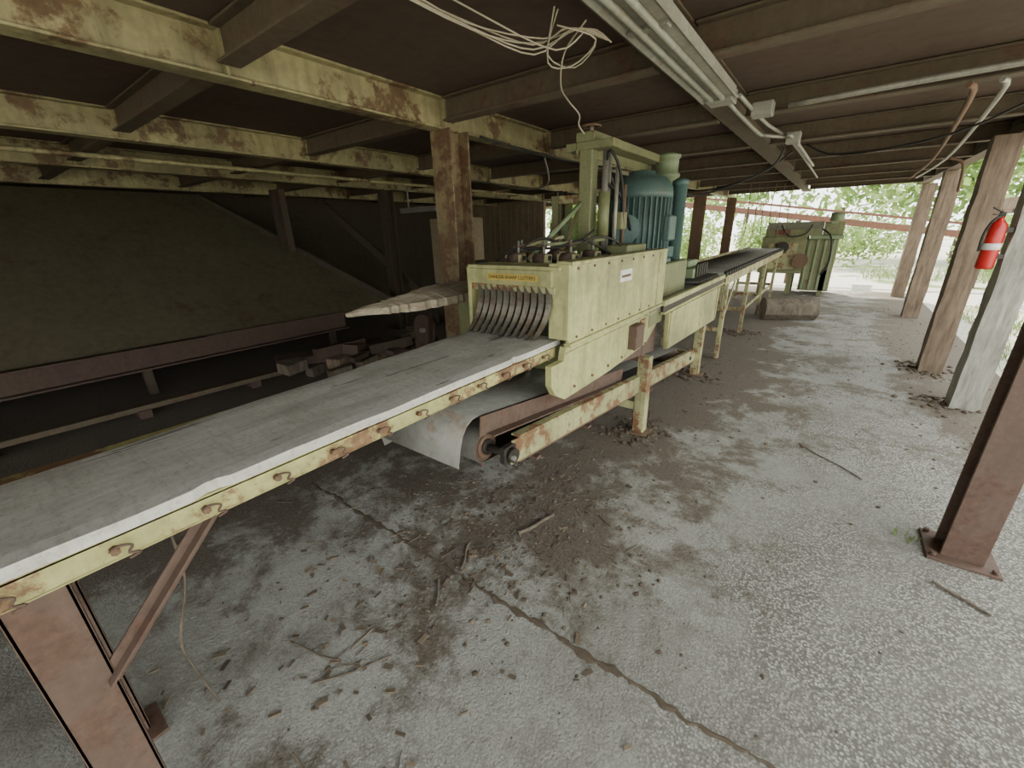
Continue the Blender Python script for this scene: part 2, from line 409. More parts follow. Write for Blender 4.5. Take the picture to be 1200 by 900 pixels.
# curved anti-kickback fingers: sickle-shaped blades that sweep sideways and outwards as they hang
n=11; i=b.mi(FING)
for k in range(n):
    x=-1.585+k*.045; prev=None
    for q in range(11):
        t=q/10; z=1.335-.27*t
        sx=x+.030*math.sin(t*math.pi)-.045*t*t; y=1.80-.03*math.sin(t*2.6)-.05*t*t; w=.027*(1-.35*t)
        cur=[b.bm.verts.new(p) for p in((sx,y-.012,z),(sx+w,y+.004,z),(sx+w,y+.014,z),(sx,y+.002,z))]
        if prev:
            for j in range(4): b.bm.faces.new((prev[j],prev[(j+1)%4],cur[(j+1)%4],cur[j])).material_index=i
        else: b.bm.faces.new(list(reversed(cur))).material_index=i
        prev=cur
    b.bm.faces.new(prev).material_index=i
b.box(-1.63,-1.09,1.86,1.90,1.08,1.40,BLACK,.002)  # black sheet paints in the shade of the infeed slot behind the fingers
b.box(-1.62,-1.06,2.02,3.25,.80,1.38,OLIVE,.01)
b.box(-2.12,-1.62,2.15,3.4,.85,1.18,OLIVE,.01)
b.box(-1.85,-1.65,2.5,3.2,1.18,1.34,CREAM_R,.008)
for X in(-1.68,-2.08):
    for Y in(2.3,3.25): b.box(X-.04,X+.04,Y-.04,Y+.04,0,.86,RUST,.004)
# pressure-roll hold-downs: brackets, hubs, adjusting screws
for (x,y,r) in((-1.56,2.12,.042),(-1.40,2.16,.036),(-1.25,2.22,.04),(-1.5,2.5,.045),(-1.27,2.55,.04),(-1.7,2.35,.042)):
    b.box(x-.06,x+.06,y-.05,y+.05,1.37,1.40,OLIVE,.004)
    b.box(x-.055,x-.043,y-.04,y+.04,1.40,1.47,CREAM_R,.003); b.box(x+.043,x+.055,y-.04,y+.04,1.40,1.47,CREAM_R,.003)
    b.cyl((x-.04,y,1.44),(x+.04,y,1.44),r,RUST,seg=18); b.cyl((x-.065,y,1.45),(x+.065,y,1.45),.014,DARKM,seg=8)
    b.cyl((x,y+.03,1.44),(x,y+.03,1.55),.009,STEEL,seg=8); b.cyl((x,y+.03,1.51),(x,y+.03,1.525),.02,RUST,seg=6)
b.beam((-1.70,2.30,1.50),(-1.52,2.62,1.56),.035,.02,CREAM_R); b.beam((-1.45,2.2,1.52),(-1.25,2.7,1.54),.03,.02,OLIVE)
b.tube([(-1.7,2.1,1.42),(-1.6,2.15,1.50),(-1.4,2.3,1.5),(-1.3,2.5,1.54),(-1.2,2.7,1.45)],.008,BLACK)
b.tube([(-1.62,2.05,1.42),(-1.5,2.3,1.56),(-1.45,2.6,1.5),(-1.4,2.85,1.6)],.008,DARKM)
b.tube([(-1.3,2.3,1.46),(-1.22,2.5,1.56),(-1.15,2.7,1.52),(-1.18,2.9,1.42)],.007,DARKM)
b.box(-1.3,-1.06,2.4,2.9,1.38,1.44,OLIVE,.006)
b.box(-1.25,-1.1,2.75,3.1,1.38,1.50,OLIVE,.006)
# press frame
b.box(-1.56,-1.46,2.9,3.0,1.38,2.17,OLIVE,.006)
b.box(-1.59,-1.43,2.87,3.03,1.38,1.41,OLIVE,.004)
b.box(-1.58,-1.44,2.88,4.35,2.17,2.23,OLIVE,.004); b.box(-1.58,-1.57,2.88,4.35,2.10,2.17,OLIVE,.002)
b.box(-1.66,-1.3,2.88,3.02,2.12,2.17,OLIVE,.004)
b.box(-1.64,-1.56,4.28,4.36,1.1,2.17,OLIVE,.006)
# second, lower frame on the far side
b.box(-1.89,-1.83,3.07,3.13,1.18,1.86,OLIVE,.004); b.box(-1.89,-1.83,3.28,3.34,1.18,1.7,OLIVE,.004)
b.box(-1.9,-1.56,3.08,3.12,1.80,1.86,CREAM_R,.004); b.beam((-1.86,3.1,1.3),(-1.6,3.0,1.75),.03,.03,CREAM_R)
b.cyl((-1.75,3.1,1.34),(-1.75,3.1,1.8),.03,OLIVE); b.cyl((-1.75,3.1,1.5),(-1.75,3.1,1.65),.05,BLOCKG)
b.cyl((-1.38,2.95,1.4),(-1.38,2.95,2.12),.022,STEEL); b.cyl((-1.38,2.95,1.55),(-1.38,2.95,1.85),.04,OLIVE)
b.cyl((-1.32,3.02,1.4),(-1.32,3.02,2.02),.014,GALV); b.cyl((-1.29,3.1,1.4),(-1.29,3.1,1.9),.012,RUSTO)
b.cyl((-1.42,3.1,1.4),(-1.42,3.1,2.17),.016,GALV)
b.box(-1.36,-1.28,3.05,3.15,1.6,1.72,OLIVE,.006)
b.tube([(-1.36,2.93,2.05),(-1.33,2.9,2.1),(-1.28,2.95,2.0),(-1.28,3.05,1.8),(-1.3,3.1,1.5)],.01,BLACK)
b.tube([(-1.45,3.0,1.95),(-1.36,3.15,1.85),(-1.34,3.3,1.7),(-1.36,3.45,1.55)],.012,BLACK)
b.tube([(-1.5,3.0,2.0),(-1.42,3.1,1.98),(-1.4,3.2,1.8),(-1.45,3.3,1.5),(-1.4,3.3,1.35)],.010,BLACK)
b.cyl((-1.60,2.30,1.42),(-1.53,3.0,1.84),.016,BLOCKG)
b.cyl((-1.5,2.95,2.23),(-1.5,2.95,2.27),.015,STEEL); b.tube([(-1.5+.06*math.cos(a*.5236),2.95+.06*math.sin(a*.5236),2.27) for a in range(13)],.008,RUSTO,sub=1)
# motor
mx,my=-1.43,3.78
b.box(-1.68,-1.1,3.26,4.25,1.0,1.32,OLIVE,.01)
b.lathe(mx,my,[(.30,1.32),(.30,1.35),(.27,1.36),(.24,1.38),(.24,1.84),(.268,1.845),(.268,1.88),(.258,1.93),(.2,2.0),(.11,2.03),(.11,2.05),(.03,2.065)],MOTOR,36)
for k in range(36):
    a=2*math.pi*k/36; M=Matrix.Rotation(a,4,'Z')
    b.obox((mx+.252*math.cos(a),my+.252*math.sin(a),1.61),(.032,.008,.46),M,MOTOR,.001)
b.cyl((mx-.04,my-.2,1.60),(mx+.04,my-.38,1.60),.10,MOTOR,seg=20); b.cyl((mx+.04,my-.38,1.60),(mx+.046,my-.394,1.60),.112,MOTOR,seg=20)
b.box(mx+.25,mx+.31,my-.1,my+.06,1.5,1.7,MOTOR,.01)
for a in(.6,2.2,3.8,5.4):
    b.obox((mx+.28*math.cos(a),my+.28*math.sin(a),1.40),(.09,.02,.09),Matrix.Rotation(a,4,'Z'),MOTOR,.002)
b.lathe(-1.40,4.32,[(.12,1.32),(.12,1.36),(.095,1.37),(.095,2.04),(.12,2.045),(.12,2.07),(.10,2.08),(.10,2.20),(.115,2.205),(.115,2.23),(.05,2.25)],BLOCKG,24)
b.lathe(-1.20,4.12,[(.06,1.3),(.06,1.95),(.07,1.95),(.07,1.99),(.03,2.01)],MOTOR,18)
# outfeed bed
b.box(-1.62,-1.0,3.25,5.4,.98,1.045,STEEL,.004)
b.box(-1.0,-.965,3.25,5.45,1.03,1.075,CREAM,.004)
b.box(-1.0,-.965,3.25,5.45,.965,.985,CREAM,.003)
b.box(-.99,-.975,3.25,5.4,.985,1.03,DARKM,.001)
b.prism([(3.38,.66),(5.12,.60),(5.22,.965),(3.34,.965)],'X',-.985,-.955,CREAM)
b.box(-.96,-.945,3.38,3.42,.665,.965,CREAM,.002); b.box(-.96,-.945,5.08,5.12,.61,.965,CREAM,.002)
b.prism([(2.4,.745),(3.36,.64),(3.36,.95),(3.02,.78)],'X',-1.09,-1.055,RUST)
b.prism([(3.05,.9),(3.34,.9),(3.34,1.03),(3.05,1.03)],'X',-1.045,-1.01,OLIVE)
for k in range(7):
    b.cyl((-1.6,4.6+k*.12,1.06),(-1.02,4.6+k*.12,1.06),.035,DARKM,seg=12)
b.box(-1.55,-1.12,4.62,5.2,1.10,1.20,BLOCKG,.008); b.box(-1.5,-1.2,4.7,5.05,1.20,1.27,BLOCKG,.008)
for k in range(5): b.box(-1.12,-1.1,4.68+k*.1,4.71+k*.1,1.11,1.24,DARKM,.002)
for Y in(3.1,4.85):
    for X in(-1.03,-1.62):
        b.box(X-.045,X+.045,Y-.045,Y+.045,.012,.66 if Y<4 else .7,CREAM_R,.004)
        b.box(X-.085,X+.085,Y-.085,Y+.085,0,.014,RUSTO,.003)
    b.box(-1.6,-1.05,Y-.03,Y+.03,.2,.27,CREAM_R,.003)
b.box(-1.6,-1.05,3.06,3.14,.62,.74,RUST,.003)
b.box(-1.6,-1.05,4.81,4.89,.66,.98,RUST,.003)
saw=b.done()
t=bpy.data.curves.new("warning_text","FONT"); t.body="DANGER-SHARP CUTTERS"; t.size=.026; t.align_x='CENTER'; t.extrude=.0005
to=bpy.data.objects.new("warning_text",t); bpy.context.scene.collection.objects.link(to)
to.location=(-1.335,1.7685,1.368); to.rotation_euler=(math.pi/2,0,0); t.materials.append(BLACK); to.parent=saw

# ------------------------------------------------------------------ waste belt under saw
b=B("waste_belt_conveyor")
ya,yb=1.34,4.6; SL=.11
def zc(y): return .615-(y-1.34)*SL
r=.088; x0,x1=-1.70,-1.19
prof=[]
for k in range(13):
    a=math.pi/2+math.pi*k/12
    prof.append((ya+r*math.cos(a),zc(ya)+r*math.sin(a)))
for k in range(13):
    a=-math.pi/2+math.pi*k/12
    prof.append((yb+r*math.cos(a),zc(yb)+r*math.sin(a)))
i=b.mi(BELT); n=len(prof); R1=[];R2=[];R3=[];R4=[]
for k,(y,z) in enumerate(prof):
    c=(ya,zc(ya)) if k<13 else (yb,zc(yb)); f=(r-.007)/r
    yi,zi=c[0]+(y-c[0])*f,c[1]+(z-c[1])*f
    R1.append(b.bm.verts.new((x0,y,z)));R2.append(b.bm.verts.new((x1,y,z)));R3.append(b.bm.verts.new((x1,yi,zi)));R4.append(b.bm.verts.new((x0,yi,zi)))
for k in range(n):
    j=(k+1)%n
    for P,Q in((R1,R2),(R2,R3),(R3,R4),(R4,R1)):
        f=b.bm.faces.new((P[k],P[j],Q[j],Q[k])); f.material_index=i; f.smooth=(P is R1)
for yy in(ya,yb):
    b.cyl((x0+.01,yy,zc(yy)),(x1-.005,yy,zc(yy)),r-.008,RUST,seg=24)
    b.cyl((x1-.01,yy,zc(yy)),(-1.03,yy,zc(yy)),.02,DARKM,seg=12)
    b.cyl((x1-.006,yy,zc(yy)),(x1+.004,yy,zc(yy)),.062,RUSTO,seg=20); b.cyl((x1,yy,zc(yy)),(x1+.02,yy,zc(yy)),.04,DARKM,seg=20)
b.box(-1.07,-1.03,ya-.05,ya+.04,zc(ya)-.035,zc(ya)+.05,DARKM,.008); b.cyl((-1.03,ya-.01,zc(ya)+.01),(-1.005,ya-.01,zc(ya)+.01),.036,DARKM,seg=14)
b.cyl((-1.03,ya-.03,zc(ya)+.01),(-.99,ya-.03,zc(ya)+.01),.012,STEEL,seg=8)
gp=[(2.35,.665),(1.90,.730),(1.50,.785),(1.28,.815),(1.225,.815),(1.185,.795),(1.155,.755),(1.135,.70),(1.115,.61)]
i=b.mi(GUARD)
pa=[b.bm.verts.new((-1.74,y,z)) for y,z in gp]; pb=[b.bm.verts.new((-1.165,y,z)) for y,z in gp]
pc=[b.bm.verts.new((-1.74,y+.004,z-.006)) for y,z in gp]; pd=[b.bm.verts.new((-1.165,y+.004,z-.006)) for y,z in gp]
for k in range(len(gp)-1):
    for P,Q,sm in((pa,pb,True),(pd,pc,True),(pb,pd,False),(pc,pa,False)):
        f=b.bm.faces.new((P[k],P[k+1],Q[k+1],Q[k])); f.material_index=i; f.smooth=sm
for k in(0,-1): b.bm.faces.new((pa[k],pb[k],pd[k],pc[k])).material_index=i
b.prism([(1.125,.61),(1.16,.75),(1.20,.80),(1.29,.805),(1.50,.775),(1.50,.56),(1.14,.54)],'X',-1.745,-1.738,GUARD)
for xx in(-1.05,-1.78):
    b.beam((xx,1.36,zc(1.36)+.0),(xx,4.95,zc(4.95)-.0),.012,.125,CREAM_R)
    b.beam((xx-.02,1.42,zc(1.42)+.068),(xx-.02,4.95,zc(4.95)+.068),.05,.01,CREAM_R)
    b.beam((xx-.02,1.42,zc(1.42)-.068),(xx-.02,4.95,zc(4.95)-.068),.05,.01,RUSTO)
b.beam((-1.135,1.24,.775),(-1.135,2.9,.775-1.66*.14),.008,.10,RUST)
b.beam((-1.11,1.28,.725),(-1.11,2.9,.725-1.62*.14),.05,.008,RUST)
for q in(1.6,2.2,3.4,4.2): b.box(-1.78,-1.05,q-.02,q+.02,zc(q)-.125,zc(q)-.107,RUST,.002)
for X in(-1.78,): b.box(X-.02,X+.02,1.92,1.96,0,.47,RUST,.002)
b.done()

# ------------------------------------------------------------------ outfeed roller conveyor
b=B("roller_conveyor")
b.box(-.98,-.955,5.48,11.9,.94,1.05,CREAM_R,.003); b.box(-1.0,-.945,5.48,11.9,1.04,1.052,YRAIL,.002)
b.box(-1.67,-1.645,5.48,11.9,.94,1.13,CREAM_R,.003)
y=5.52
while y<11.85:
    b.cyl((-1.64,y,1.06),(-.985,y,1.06),.038,STEEL,seg=10)
    b.cyl((-.985,y,1.075),(-.955,y,1.075),.035,BLACK,seg=8)
    y+=.16
for Y in(5.65,7.3,9.1,10.9):
    for X in(-.97,-1.65):
        b.box(X-.025,X+.025,Y-.03,Y+.03,0,.94,CREAM_R,.003); b.box(X-.05,X+.05,Y-.05,Y+.05,0,.01,RUSTO,.002)
    b.box(-1.63,-.99,Y-.02,Y+.02,.35,.4,CREAM_R,.002)
b.box(-.985,-.965,7.3,10.9,.35,.40,CREAM_R,.002)
b.beam((-.97,5.65,.45),(-.97,6.2,.94),.02,.03,CREAM_R)
b.done()

# ------------------------------------------------------------------ far machine
b=B("edger_machine")
for X in(-1.35,-.75,-.1):
    for Y in(12.25,13.0): b.box(X-.05,X+.05,Y-.05,Y+.05,0,.6,OLIVE,.004)
b.box(-1.45,-.55,12.15,13.1,.5,1.35,OLIVE,.01)
b.box(-.55,.05,12.2,13.1,.12,1.28,OLIVE,.01)
b.prism([(12.1,1.35),(13.1,1.35),(13.1,1.66),(12.4,1.66),(12.1,1.5)],'X',-1.4,-.3,OLIVE)
b.box(-.5,.12,12.1,13.1,1.28,1.36,BLOCKG,.006)
b.box(-.28,.1,12.3,12.9,1.36,1.64,OLIVE,.01)
for k in range(4): b.box(-.5+k*.15,-.46+k*.15,12.17,12.2,.15,1.27,BLOCKG,.003)
b.box(-1.3,-.7,12.12,12.15,.6,1.2,CREAM_R,.004); b.box(-1.2,-.9,12.08,12.12,1.38,1.5,REDB,.003)
b.cyl((-1.0,12.05,1.1),(-1.0,12.15,1.1),.13,DARKM); b.cyl((-.6,12.05,.8),(-.6,12.15,.8),.16,RUSTO)
b.cyl((-.2,12.2,1.75),(.05,12.2,1.75),.09,BLOCKG)
b.box(-.16,-.06,12.18,12.3,1.6,1.7,BLOCKG,.004)
b.tube([(-.3,12.15,1.5),(-.1,12.02,1.3),(-.05,12.05,.8),(-.15,12.15,.5)],.018,BLACK)
b.tube([(-1.1,12.1,1.6),(-.9,12.0,1.35),(-.6,12.05,1.4),(-.5,12.1,1.6)],.014,BLACK)
b.done()

# ------------------------------------------------------------------ loose broken board
b=B("broken_board"); i=b.mi(BOARD); prev=None; n=40
for k in range(n+1):
    t=k/n; y=1.26+t*1.12
    w=.20*min(1,.06+t*1.7); xc=-2.03-.07*(1-min(1,t*1.9))+U(-.004,.004)
    j1=U(-.015,.015)*(1.4-t); z=1.195+.02*t+.01*math.sin(t*3)
    th=.018+.032*min(1,t*3); tl=.3*w
    cur=[b.bm.verts.new(p) for p in((xc-w/2+j1,y,z+tl),(xc-w*.1,y,z+tl*.6+U(0,.006)),(xc+w/2+j1,y+U(-.01,.01),z),(xc+w/2+j1,y,z-th),(xc-w/2+j1,y,z+tl-th))]
    if prev:
        for j in range(5):
            f=b.bm.faces.new((prev[j],prev[(j+1)%5],cur[(j+1)%5],cur[j])); f.material_index=i
    else: b.bm.faces.new(list(reversed(cur))).material_index=i
    prev=cur
b.bm.faces.new(prev).material_index=i
b.done()

# ------------------------------------------------------------------ left: inclined steel chute
b=B("inclined_steel_chute")
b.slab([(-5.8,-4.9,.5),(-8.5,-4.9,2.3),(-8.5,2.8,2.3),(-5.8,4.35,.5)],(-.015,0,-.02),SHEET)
b.beam((-8.48,2.82,2.27),(-5.8,4.4,.55),.1,.1,DKBEAM)
b.beam((-7.6,4.4,2.2),(-5.9,5.1,.6),.08,.12,DKBEAM)
b.beam((-5.75,-4.9,.42),(-5.75,3.4,.42),.03,.24,RUSTD); b.beam((-5.7,-4.9,.31),(-5.7,3.4,.31),.1,.02,RUSTD); b.beam((-5.72,-4.9,.53),(-5.72,1.6,.53),.08,.02,RUSTD)
for Y in(-4.5,-1.5,1.0,3.2): b.box(-5.85,-5.77,Y-.04,Y+.04,0,.5,DKBEAM,.004)
for Y in(-3.5,-.5,2.2): b.box(-8.5,-8.42,Y-.04,Y+.04,0,2.2,DKBEAM,.004)
b.box(-7.2,-7.1,3.35,3.45,1.5,2.3,DKBEAM,.004); b.box(-7.0,-6.9,3.35,3.45,1.4,2.3,DKBEAM,.004)
b.done()
b=B("floor_chain_rail")
b.beam((-5.2,-4.5,.1),(-5.0,3.4,.1),.1,.05,BEAMB)
for k in range(8): b.box(-5.2,-5.0,-4.3+k,-4.2+k,0,.08,RUSTD,.004)
b.done()
b=B("steel_cabinet")
b.box(-5.75,-4.95,5.3,5.8,.75,1.85,WALLT,.01); b.box(-5.72,-5.37,5.28,5.3,.8,1.8,WALLT,.006); b.box(-5.34,-4.98,5.28,5.3,.8,1.8,WALLT,.006)
b.box(-5.4,-5.38,5.26,5.28,1.2,1.35,DARKM,.003); b.box(-5.7,-5.2,5.2,5.6,.6,.75,STEEL,.01)
for X in(-5.7,-5.05):
    for Y in(5.35,5.75): b.box(X-.03,X+.03,Y-.03,Y+.03,0,.76,DKBEAM,.003)
b.done()
b=B("electrical_box")
b.box(-4.5,-4.2,7.25,7.31,1.1,1.75,OLIVE,.01); b.box(-4.47,-4.23,7.235,7.25,1.15,1.7,CREAM_R,.004); b.cyl((-4.35,7.28,1.75),(-4.35,7.28,2.28),.02,GALV)
b.done()
b=B("steel_pipe_rail"); b.box(-6.0,-4.45,4.88,4.94,1.94,2.02,GALV,.004); b.cyl((-4.6,4.91,2.0),(-4.6,4.91,2.34),.015,GALV); b.cyl((-5.8,4.91,2.0),(-5.8,4.91,2.34),.015,GALV); b.done()
b=B("timber_offcut_pile")
for k in range(26):
    L=U(.2,.8); c=Vector((U(-4.95,-4.45),U(1.8,4.6),.06+.10*R()+ (0.12 if k>14 else 0)))
    b.obox(c,(U(.08,.22),L,U(.06,.14)),(U(-.12,.12),U(-.12,.12),U(-.7,.7)),random.choice([DKBEAM,POSTB,BARK,RUSTD]),.006)
b.done()
b=B("chain_drive_frame")
b.box(-4.1,-3.2,3.4,3.5,.35,.5,RUSTD,.004); b.box(-4.1,-4.0,3.35,3.5,0,.36,RUSTD,.004); b.box(-3.3,-3.2,3.35,3.5,0,.36,RUSTD,.004)
b.cyl((-3.85,3.3,.5),(-3.85,3.38,.5),.19,RUSTD,seg=24); b.cyl((-3.5,3.3,.5),(-3.5,3.38,.5),.14,DARKM,seg=20); b.cyl((-3.85,3.25,.5),(-3.85,3.6,.5),.03,STEEL)
b.box(-3.9,-3.2,3.6,4.4,.5,.9,DKBEAM,.01); b.box(-3.8,-3.3,3.7,4.3,.9,1.1,OLIVE,.01); b.cyl((-3.6,3.75,1.18),(-3.6,4.2,1.18),.1,DKBEAM)
b.box(-3.85,-3.75,3.65,3.75,0,.5,DKBEAM,.004); b.box(-3.3,-3.2,4.3,4.4,0,.5,DKBEAM,.004)
b.beam((-3.9,3.5,.9),(-3.0,2.6,.3),.04,.06,RUSTD)
b.done()

# ------------------------------------------------------------------ overhead services
b=B("fluorescent_light_fixture")
b.box(-.77,-.61,.7,2.95,2.285,2.34,FIXT,.006)
b.prism([(-.79,2.28),(-.77,2.30),(-.61,2.30),(-.59,2.28),(-.60,2.275),(-.62,2.288),(-.76,2.288),(-.78,2.275)],'Y',.7,2.95,FIXT)
b.box(-.765,-.615,1.76,1.80,2.27,2.345,GALV,.003)
b.box(-.76,-.62,2.9,3.05,2.27,2.34,GALV,.004)
for X in(-.72,-.66): b.cyl((X,.75,2.272),(X,2.88,2.272),.013,FIXT,seg=10)
b.done()
def cable(name,pts,r,mat,seg=6):
    b=B(name); b.tube(pts,r,mat,seg); b.done()
b=B("conduit_run")
b.tube([(-.68,3.06,2.3),(-.67,4.2,2.3),(-.62,4.35,2.29),(-.5,4.45,2.28),(-.45,4.6,2.28),(-.42,7,2.30)],.014,GALV)
b.tube([(-.60,3.0,2.30),(-.58,4.0,2.31),(-.5,5.2,2.32),(-.45,9,2.32)],.012,GALV)
b.box(-.5,-.4,4.5,4.62,2.24,2.32,GALV,.005)
b.box(-.60,-.48,3.4,3.5,2.26,2.34,GALV,.005)
b.done()
cable("conduit_pipe",[(-.40,3.45,2.3),(.3,3.4,2.305),(1.3,3.36,2.31)],.017,GALV,8)
cable("conduit_pipe",[(.40,3.5,2.27),(.48,4,2.27),(.72,7.3,2.28),(.78,10,2.28)],.016,RUSTO,8)
cable("conduit_pipe",[(.52,3.5,2.27),(.60,4,2.27),(.84,7.3,2.28),(.86,10,2.28)],.014,GALV,8)
cable("conduit_pipe",[(.82,7.0,2.25),(.95,7.0,2.18),(.98,7.0,1.9)],.014,RUSTO,8)
cable("conduit_pipe",[(-5.3,-4,2.3),(-5.3,2,2.31),(-5.3,8,2.3)],.022,BEAMT,8)
b=B("loose_wiring")
for k in range(6):
    o=U(-.06,.06); p=U(-.05,.05)
    b.tube([(-1.2+o,.95,2.31),(-1.12+p,1.3,2.29-.05*R()),(-1.0+o,1.55,2.27-.06*R()),(-.88+p,1.62+p,2.28),(-.82,1.72+o*.5,2.26)],.003,CABLE,5)
for k in range(2):
    p=U(-.04,.04)
    b.tube([(-.9,1.5+p,2.3),(-1.02,1.62,2.24+p),(-.95,1.72+p,2.2),(-.84,1.66,2.25),(-.92,1.52,2.27)],.003,CABLE,5)
b.tube([(-.85,1.6,2.29),(-.97,1.66,2.24),(-.99,1.67,2.14),(-.95,1.66,2.08),(-.91,1.68,2.03),(-.90,1.66,1.99),(-.885,1.68,1.96)],.003,CABLE,5)
b.done()
cable("hanging_cable",[(-.53,4.8,2.25),(-.6,4.8,2.1),(-.9,4.75,1.97),(-1.2,4.7,1.9),(-1.3,4.5,1.92)],.012,BLACK)
cable("hanging_cable",[(-.53,5.5,2.3),(-.9,5.7,2.1),(-1.6,6.2,2.05),(-2.3,6.5,2.28)],.010,BLACK)
cable("hanging_cable",[(.9,4.1,2.34),(.5,4.3,2.15),(-.1,4.6,2.12),(-.36,4.7,2.24)],.008,BLACK)
cable("hanging_cable",[(-2.55,4,2.3),(-2.9,4.6,2.12),(-3.6,5,2.15),(-4.25,5.1,2.3)],.010,GALV)
cable("hanging_cable",[(-2.3,2.7,2.28),(-2.0,3.4,2.16),(-1.9,4.6,2.18),(-2.3,6.2,2.3)],.010,BLACK)
b=B("hanging_chain_hooks")
for k in range(6): b.tube([(-1.5+k*.13,9.6+k*.1,2.34),(-1.5+k*.13+U(-.03,.03),9.6+k*.1,1.9),(-1.48+k*.13,9.6+k*.1,1.35+.1*R())],.007,RUSTO,5)
b.done()

# ------------------------------------------------------------------ fire extinguisher
b=B("fire_extinguisher")
x,y=1.015,5.14
b.lathe(x,y,[(.045,1.22),(.055,1.235),(.055,1.53),(.048,1.565),(.03,1.585),(.02,1.60),(.02,1.625)],RED,24)
b.lathe(x,y,[(.0562,1.37),(.0562,1.42)],WHITE,24)
b.box(x-.018,x+.018,y-.018,y+.018,1.62,1.655,DARKM,.003)
b.beam((x,y-.02,1.65),(x-.07,y-.05,1.69),.018,.008,DARKM); b.beam((x,y-.02,1.63),(x-.06,y-.05,1.64),.018,.006,DARKM)
b.tube([(x+.01,y-.02,1.63),(x-.045,y-.06,1.6),(x-.07,y-.03,1.5),(x-.066,y-.01,1.36)],.009,BLACK)
b.box(x+.045,x+.085,y-.03,y+.03,1.30,1.34,DARKM,.002); b.box(x+.045,x+.085,y-.03,y+.03,1.5,1.54,DARKM,.002)
b.done()

# ------------------------------------------------------------------ log, debris
b=B("cut_log"); i=b.mi(BARK); prev=None
M=Matrix.Translation((-.46,8.85,.19))@Matrix.Rotation(math.radians(25),4,'Z')
for k in range(15):
    x=-.42+.06*k; cur=[]
    for j in range(16):
        a=2*math.pi*j/16; rr=.19*(1+.07*noise.noise(Vector((x*5,math.cos(a)*2,math.sin(a)*2)))+(.06 if j%2 else 0))
        cur.append(b.bm.verts.new(M@Vector((x,rr*math.cos(a),rr*math.sin(a)))))
    if prev:
        for j in range(16): b.bm.faces.new((prev[j],prev[(j+1)%16],cur[(j+1)%16],cur[j])).material_index=i
    else: b.bm.faces.new(list(reversed(cur))).material_index=b.mi(CHIP)
    prev=cur
b.bm.faces.new(prev).material_index=b.mi(CHIP)
b.done()
b=B("dirt_debris")
for k in range(3600):
    q=R()
    if q<.40: x=random.gauss(-1.3,.36); y=U(1.1,6)
    elif q<.62: x=random.gauss(-1.25,.4); y=random.gauss(1.5,.4)
    elif q<.78: x=random.gauss(1.1,.22); y=U(3.2,11)
    elif q<.9: x=random.gauss(-.3,.6); y=random.gauss(6.5,1.7)
    else: x=U(-5,1.3); y=U(-.5,9)
    s=.003+.012*R()**3
    if abs(x+.46)<.5 and 8.5<y<9.2: continue
    b.blob((x,y,s*.2),(s,s*U(.6,1.2),s*.5),DIRT if R()<.8 else CHIP,.3,1)
for (x,y) in((-1.03,3.1),(-1.03,4.85),(1.1,5.2),(1.1,6.4),(-.97,7.3)):
    for k in range(80):
        s=U(.01,.03); b.blob((x+random.gauss(0,.13),y+random.gauss(0,.13),s*.3),(s,s,s*.5),DIRT,.3,1)
for k in range(450):
    q=R()
    if q<.6: x=random.gauss(-1.3,.38); y=random.gauss(1.5,.55)
    elif q<.8: x=random.gauss(-1.45,.35); y=U(-.2,1)
    else: x=random.gauss(-1.0,.5); y=U(2,6)
    L=U(.01,.045); b.obox((x,y,.006),(L,L*U(.2,.5),U(.003,.007)),(U(-.15,.15),U(-.15,.15),U(0,3.14)),random.choice([CHIP,BARK,DIRT]),.0)
b.done()
b=B("scattered_sticks")
def stick(x,y,L,a,r=.006,m=BARK):
    d=Vector((math.cos(a),math.sin(a),0)); p=Vector((x,y,r+.002)); n=Vector((-d.y,d.x,0))
    b.tube([p-d*L/2,p-d*L*.15+n*L*.04*U(-1,1),p+d*L*.2+n*L*.04*U(-1,1),p+d*L/2+Vector((0,0,.004))],r,m,5)
stick(-1.08,1.62,.26,1.25,.011); stick(.25,3.4,.5,2.4,.004); stick(.75,2.3,.2,2.6,.006); stick(-1.25,1.2,.18,2.1,.007); stick(-1.2,.95,.15,2.3,.006)
stick(-1.2,.5,.3,1.0,.004); stick(-1.4,.45,.25,.3,.004)
for k in range(70): stick(random.gauss(-1.35,.45),U(.2,4),U(.04,.13),U(0,3.14),U(.0015,.0035),random.choice([BARK,CHIP]))
b.done()
b=B("leaning_twig"); b.tube([(-1.5,.14,0.005),(-1.46,.11,.25),(-1.38,.1,.45),(-1.38,.16,.65),(-1.34,.16,.9)],.004,BARK,5); b.done()

# ------------------------------------------------------------------ outside
b=B("inclined_red_conveyor")
b.beam((-5.5,15.2,2.5),(3.6,15.2,1.1),.25,.16,REDB); b.beam((-5.5,15.35,2.75),(3.6,15.35,1.35),.04,.06,REDB)
for x,z in((-4.5,2.25),(-1,1.72),(2.5,1.2)):
    b.box(x-.05,x+.05,15.12,15.24,-.06,z,RUST,.003); b.box(x-.05,x+.05,15.4,15.5,-.06,z,RUST,.003)
b.done()
b=B("log_deck")
for k in range(4): b.beam((2.6+.1*k,13.2+k*.9,1.9),(6.5,13.6+k*.9,2.1),.2,.22,POSTB)
for X in(3,6):
    for Y in(13.2,16): b.box(X-.1,X+.1,Y-.1,Y+.1,-.06,1.85,RUST,.004)
b.beam((3,13.2,1.8),(3,16.3,1.8),.15,.15,RUST); b.beam((6,13.2,1.9),(6,16.3,1.9),.15,.15,RUST)
b.done()
b=B("concrete_block"); b.box(.55,.95,14.0,14.3,-.06,.12,WHITE,.01); b.done()
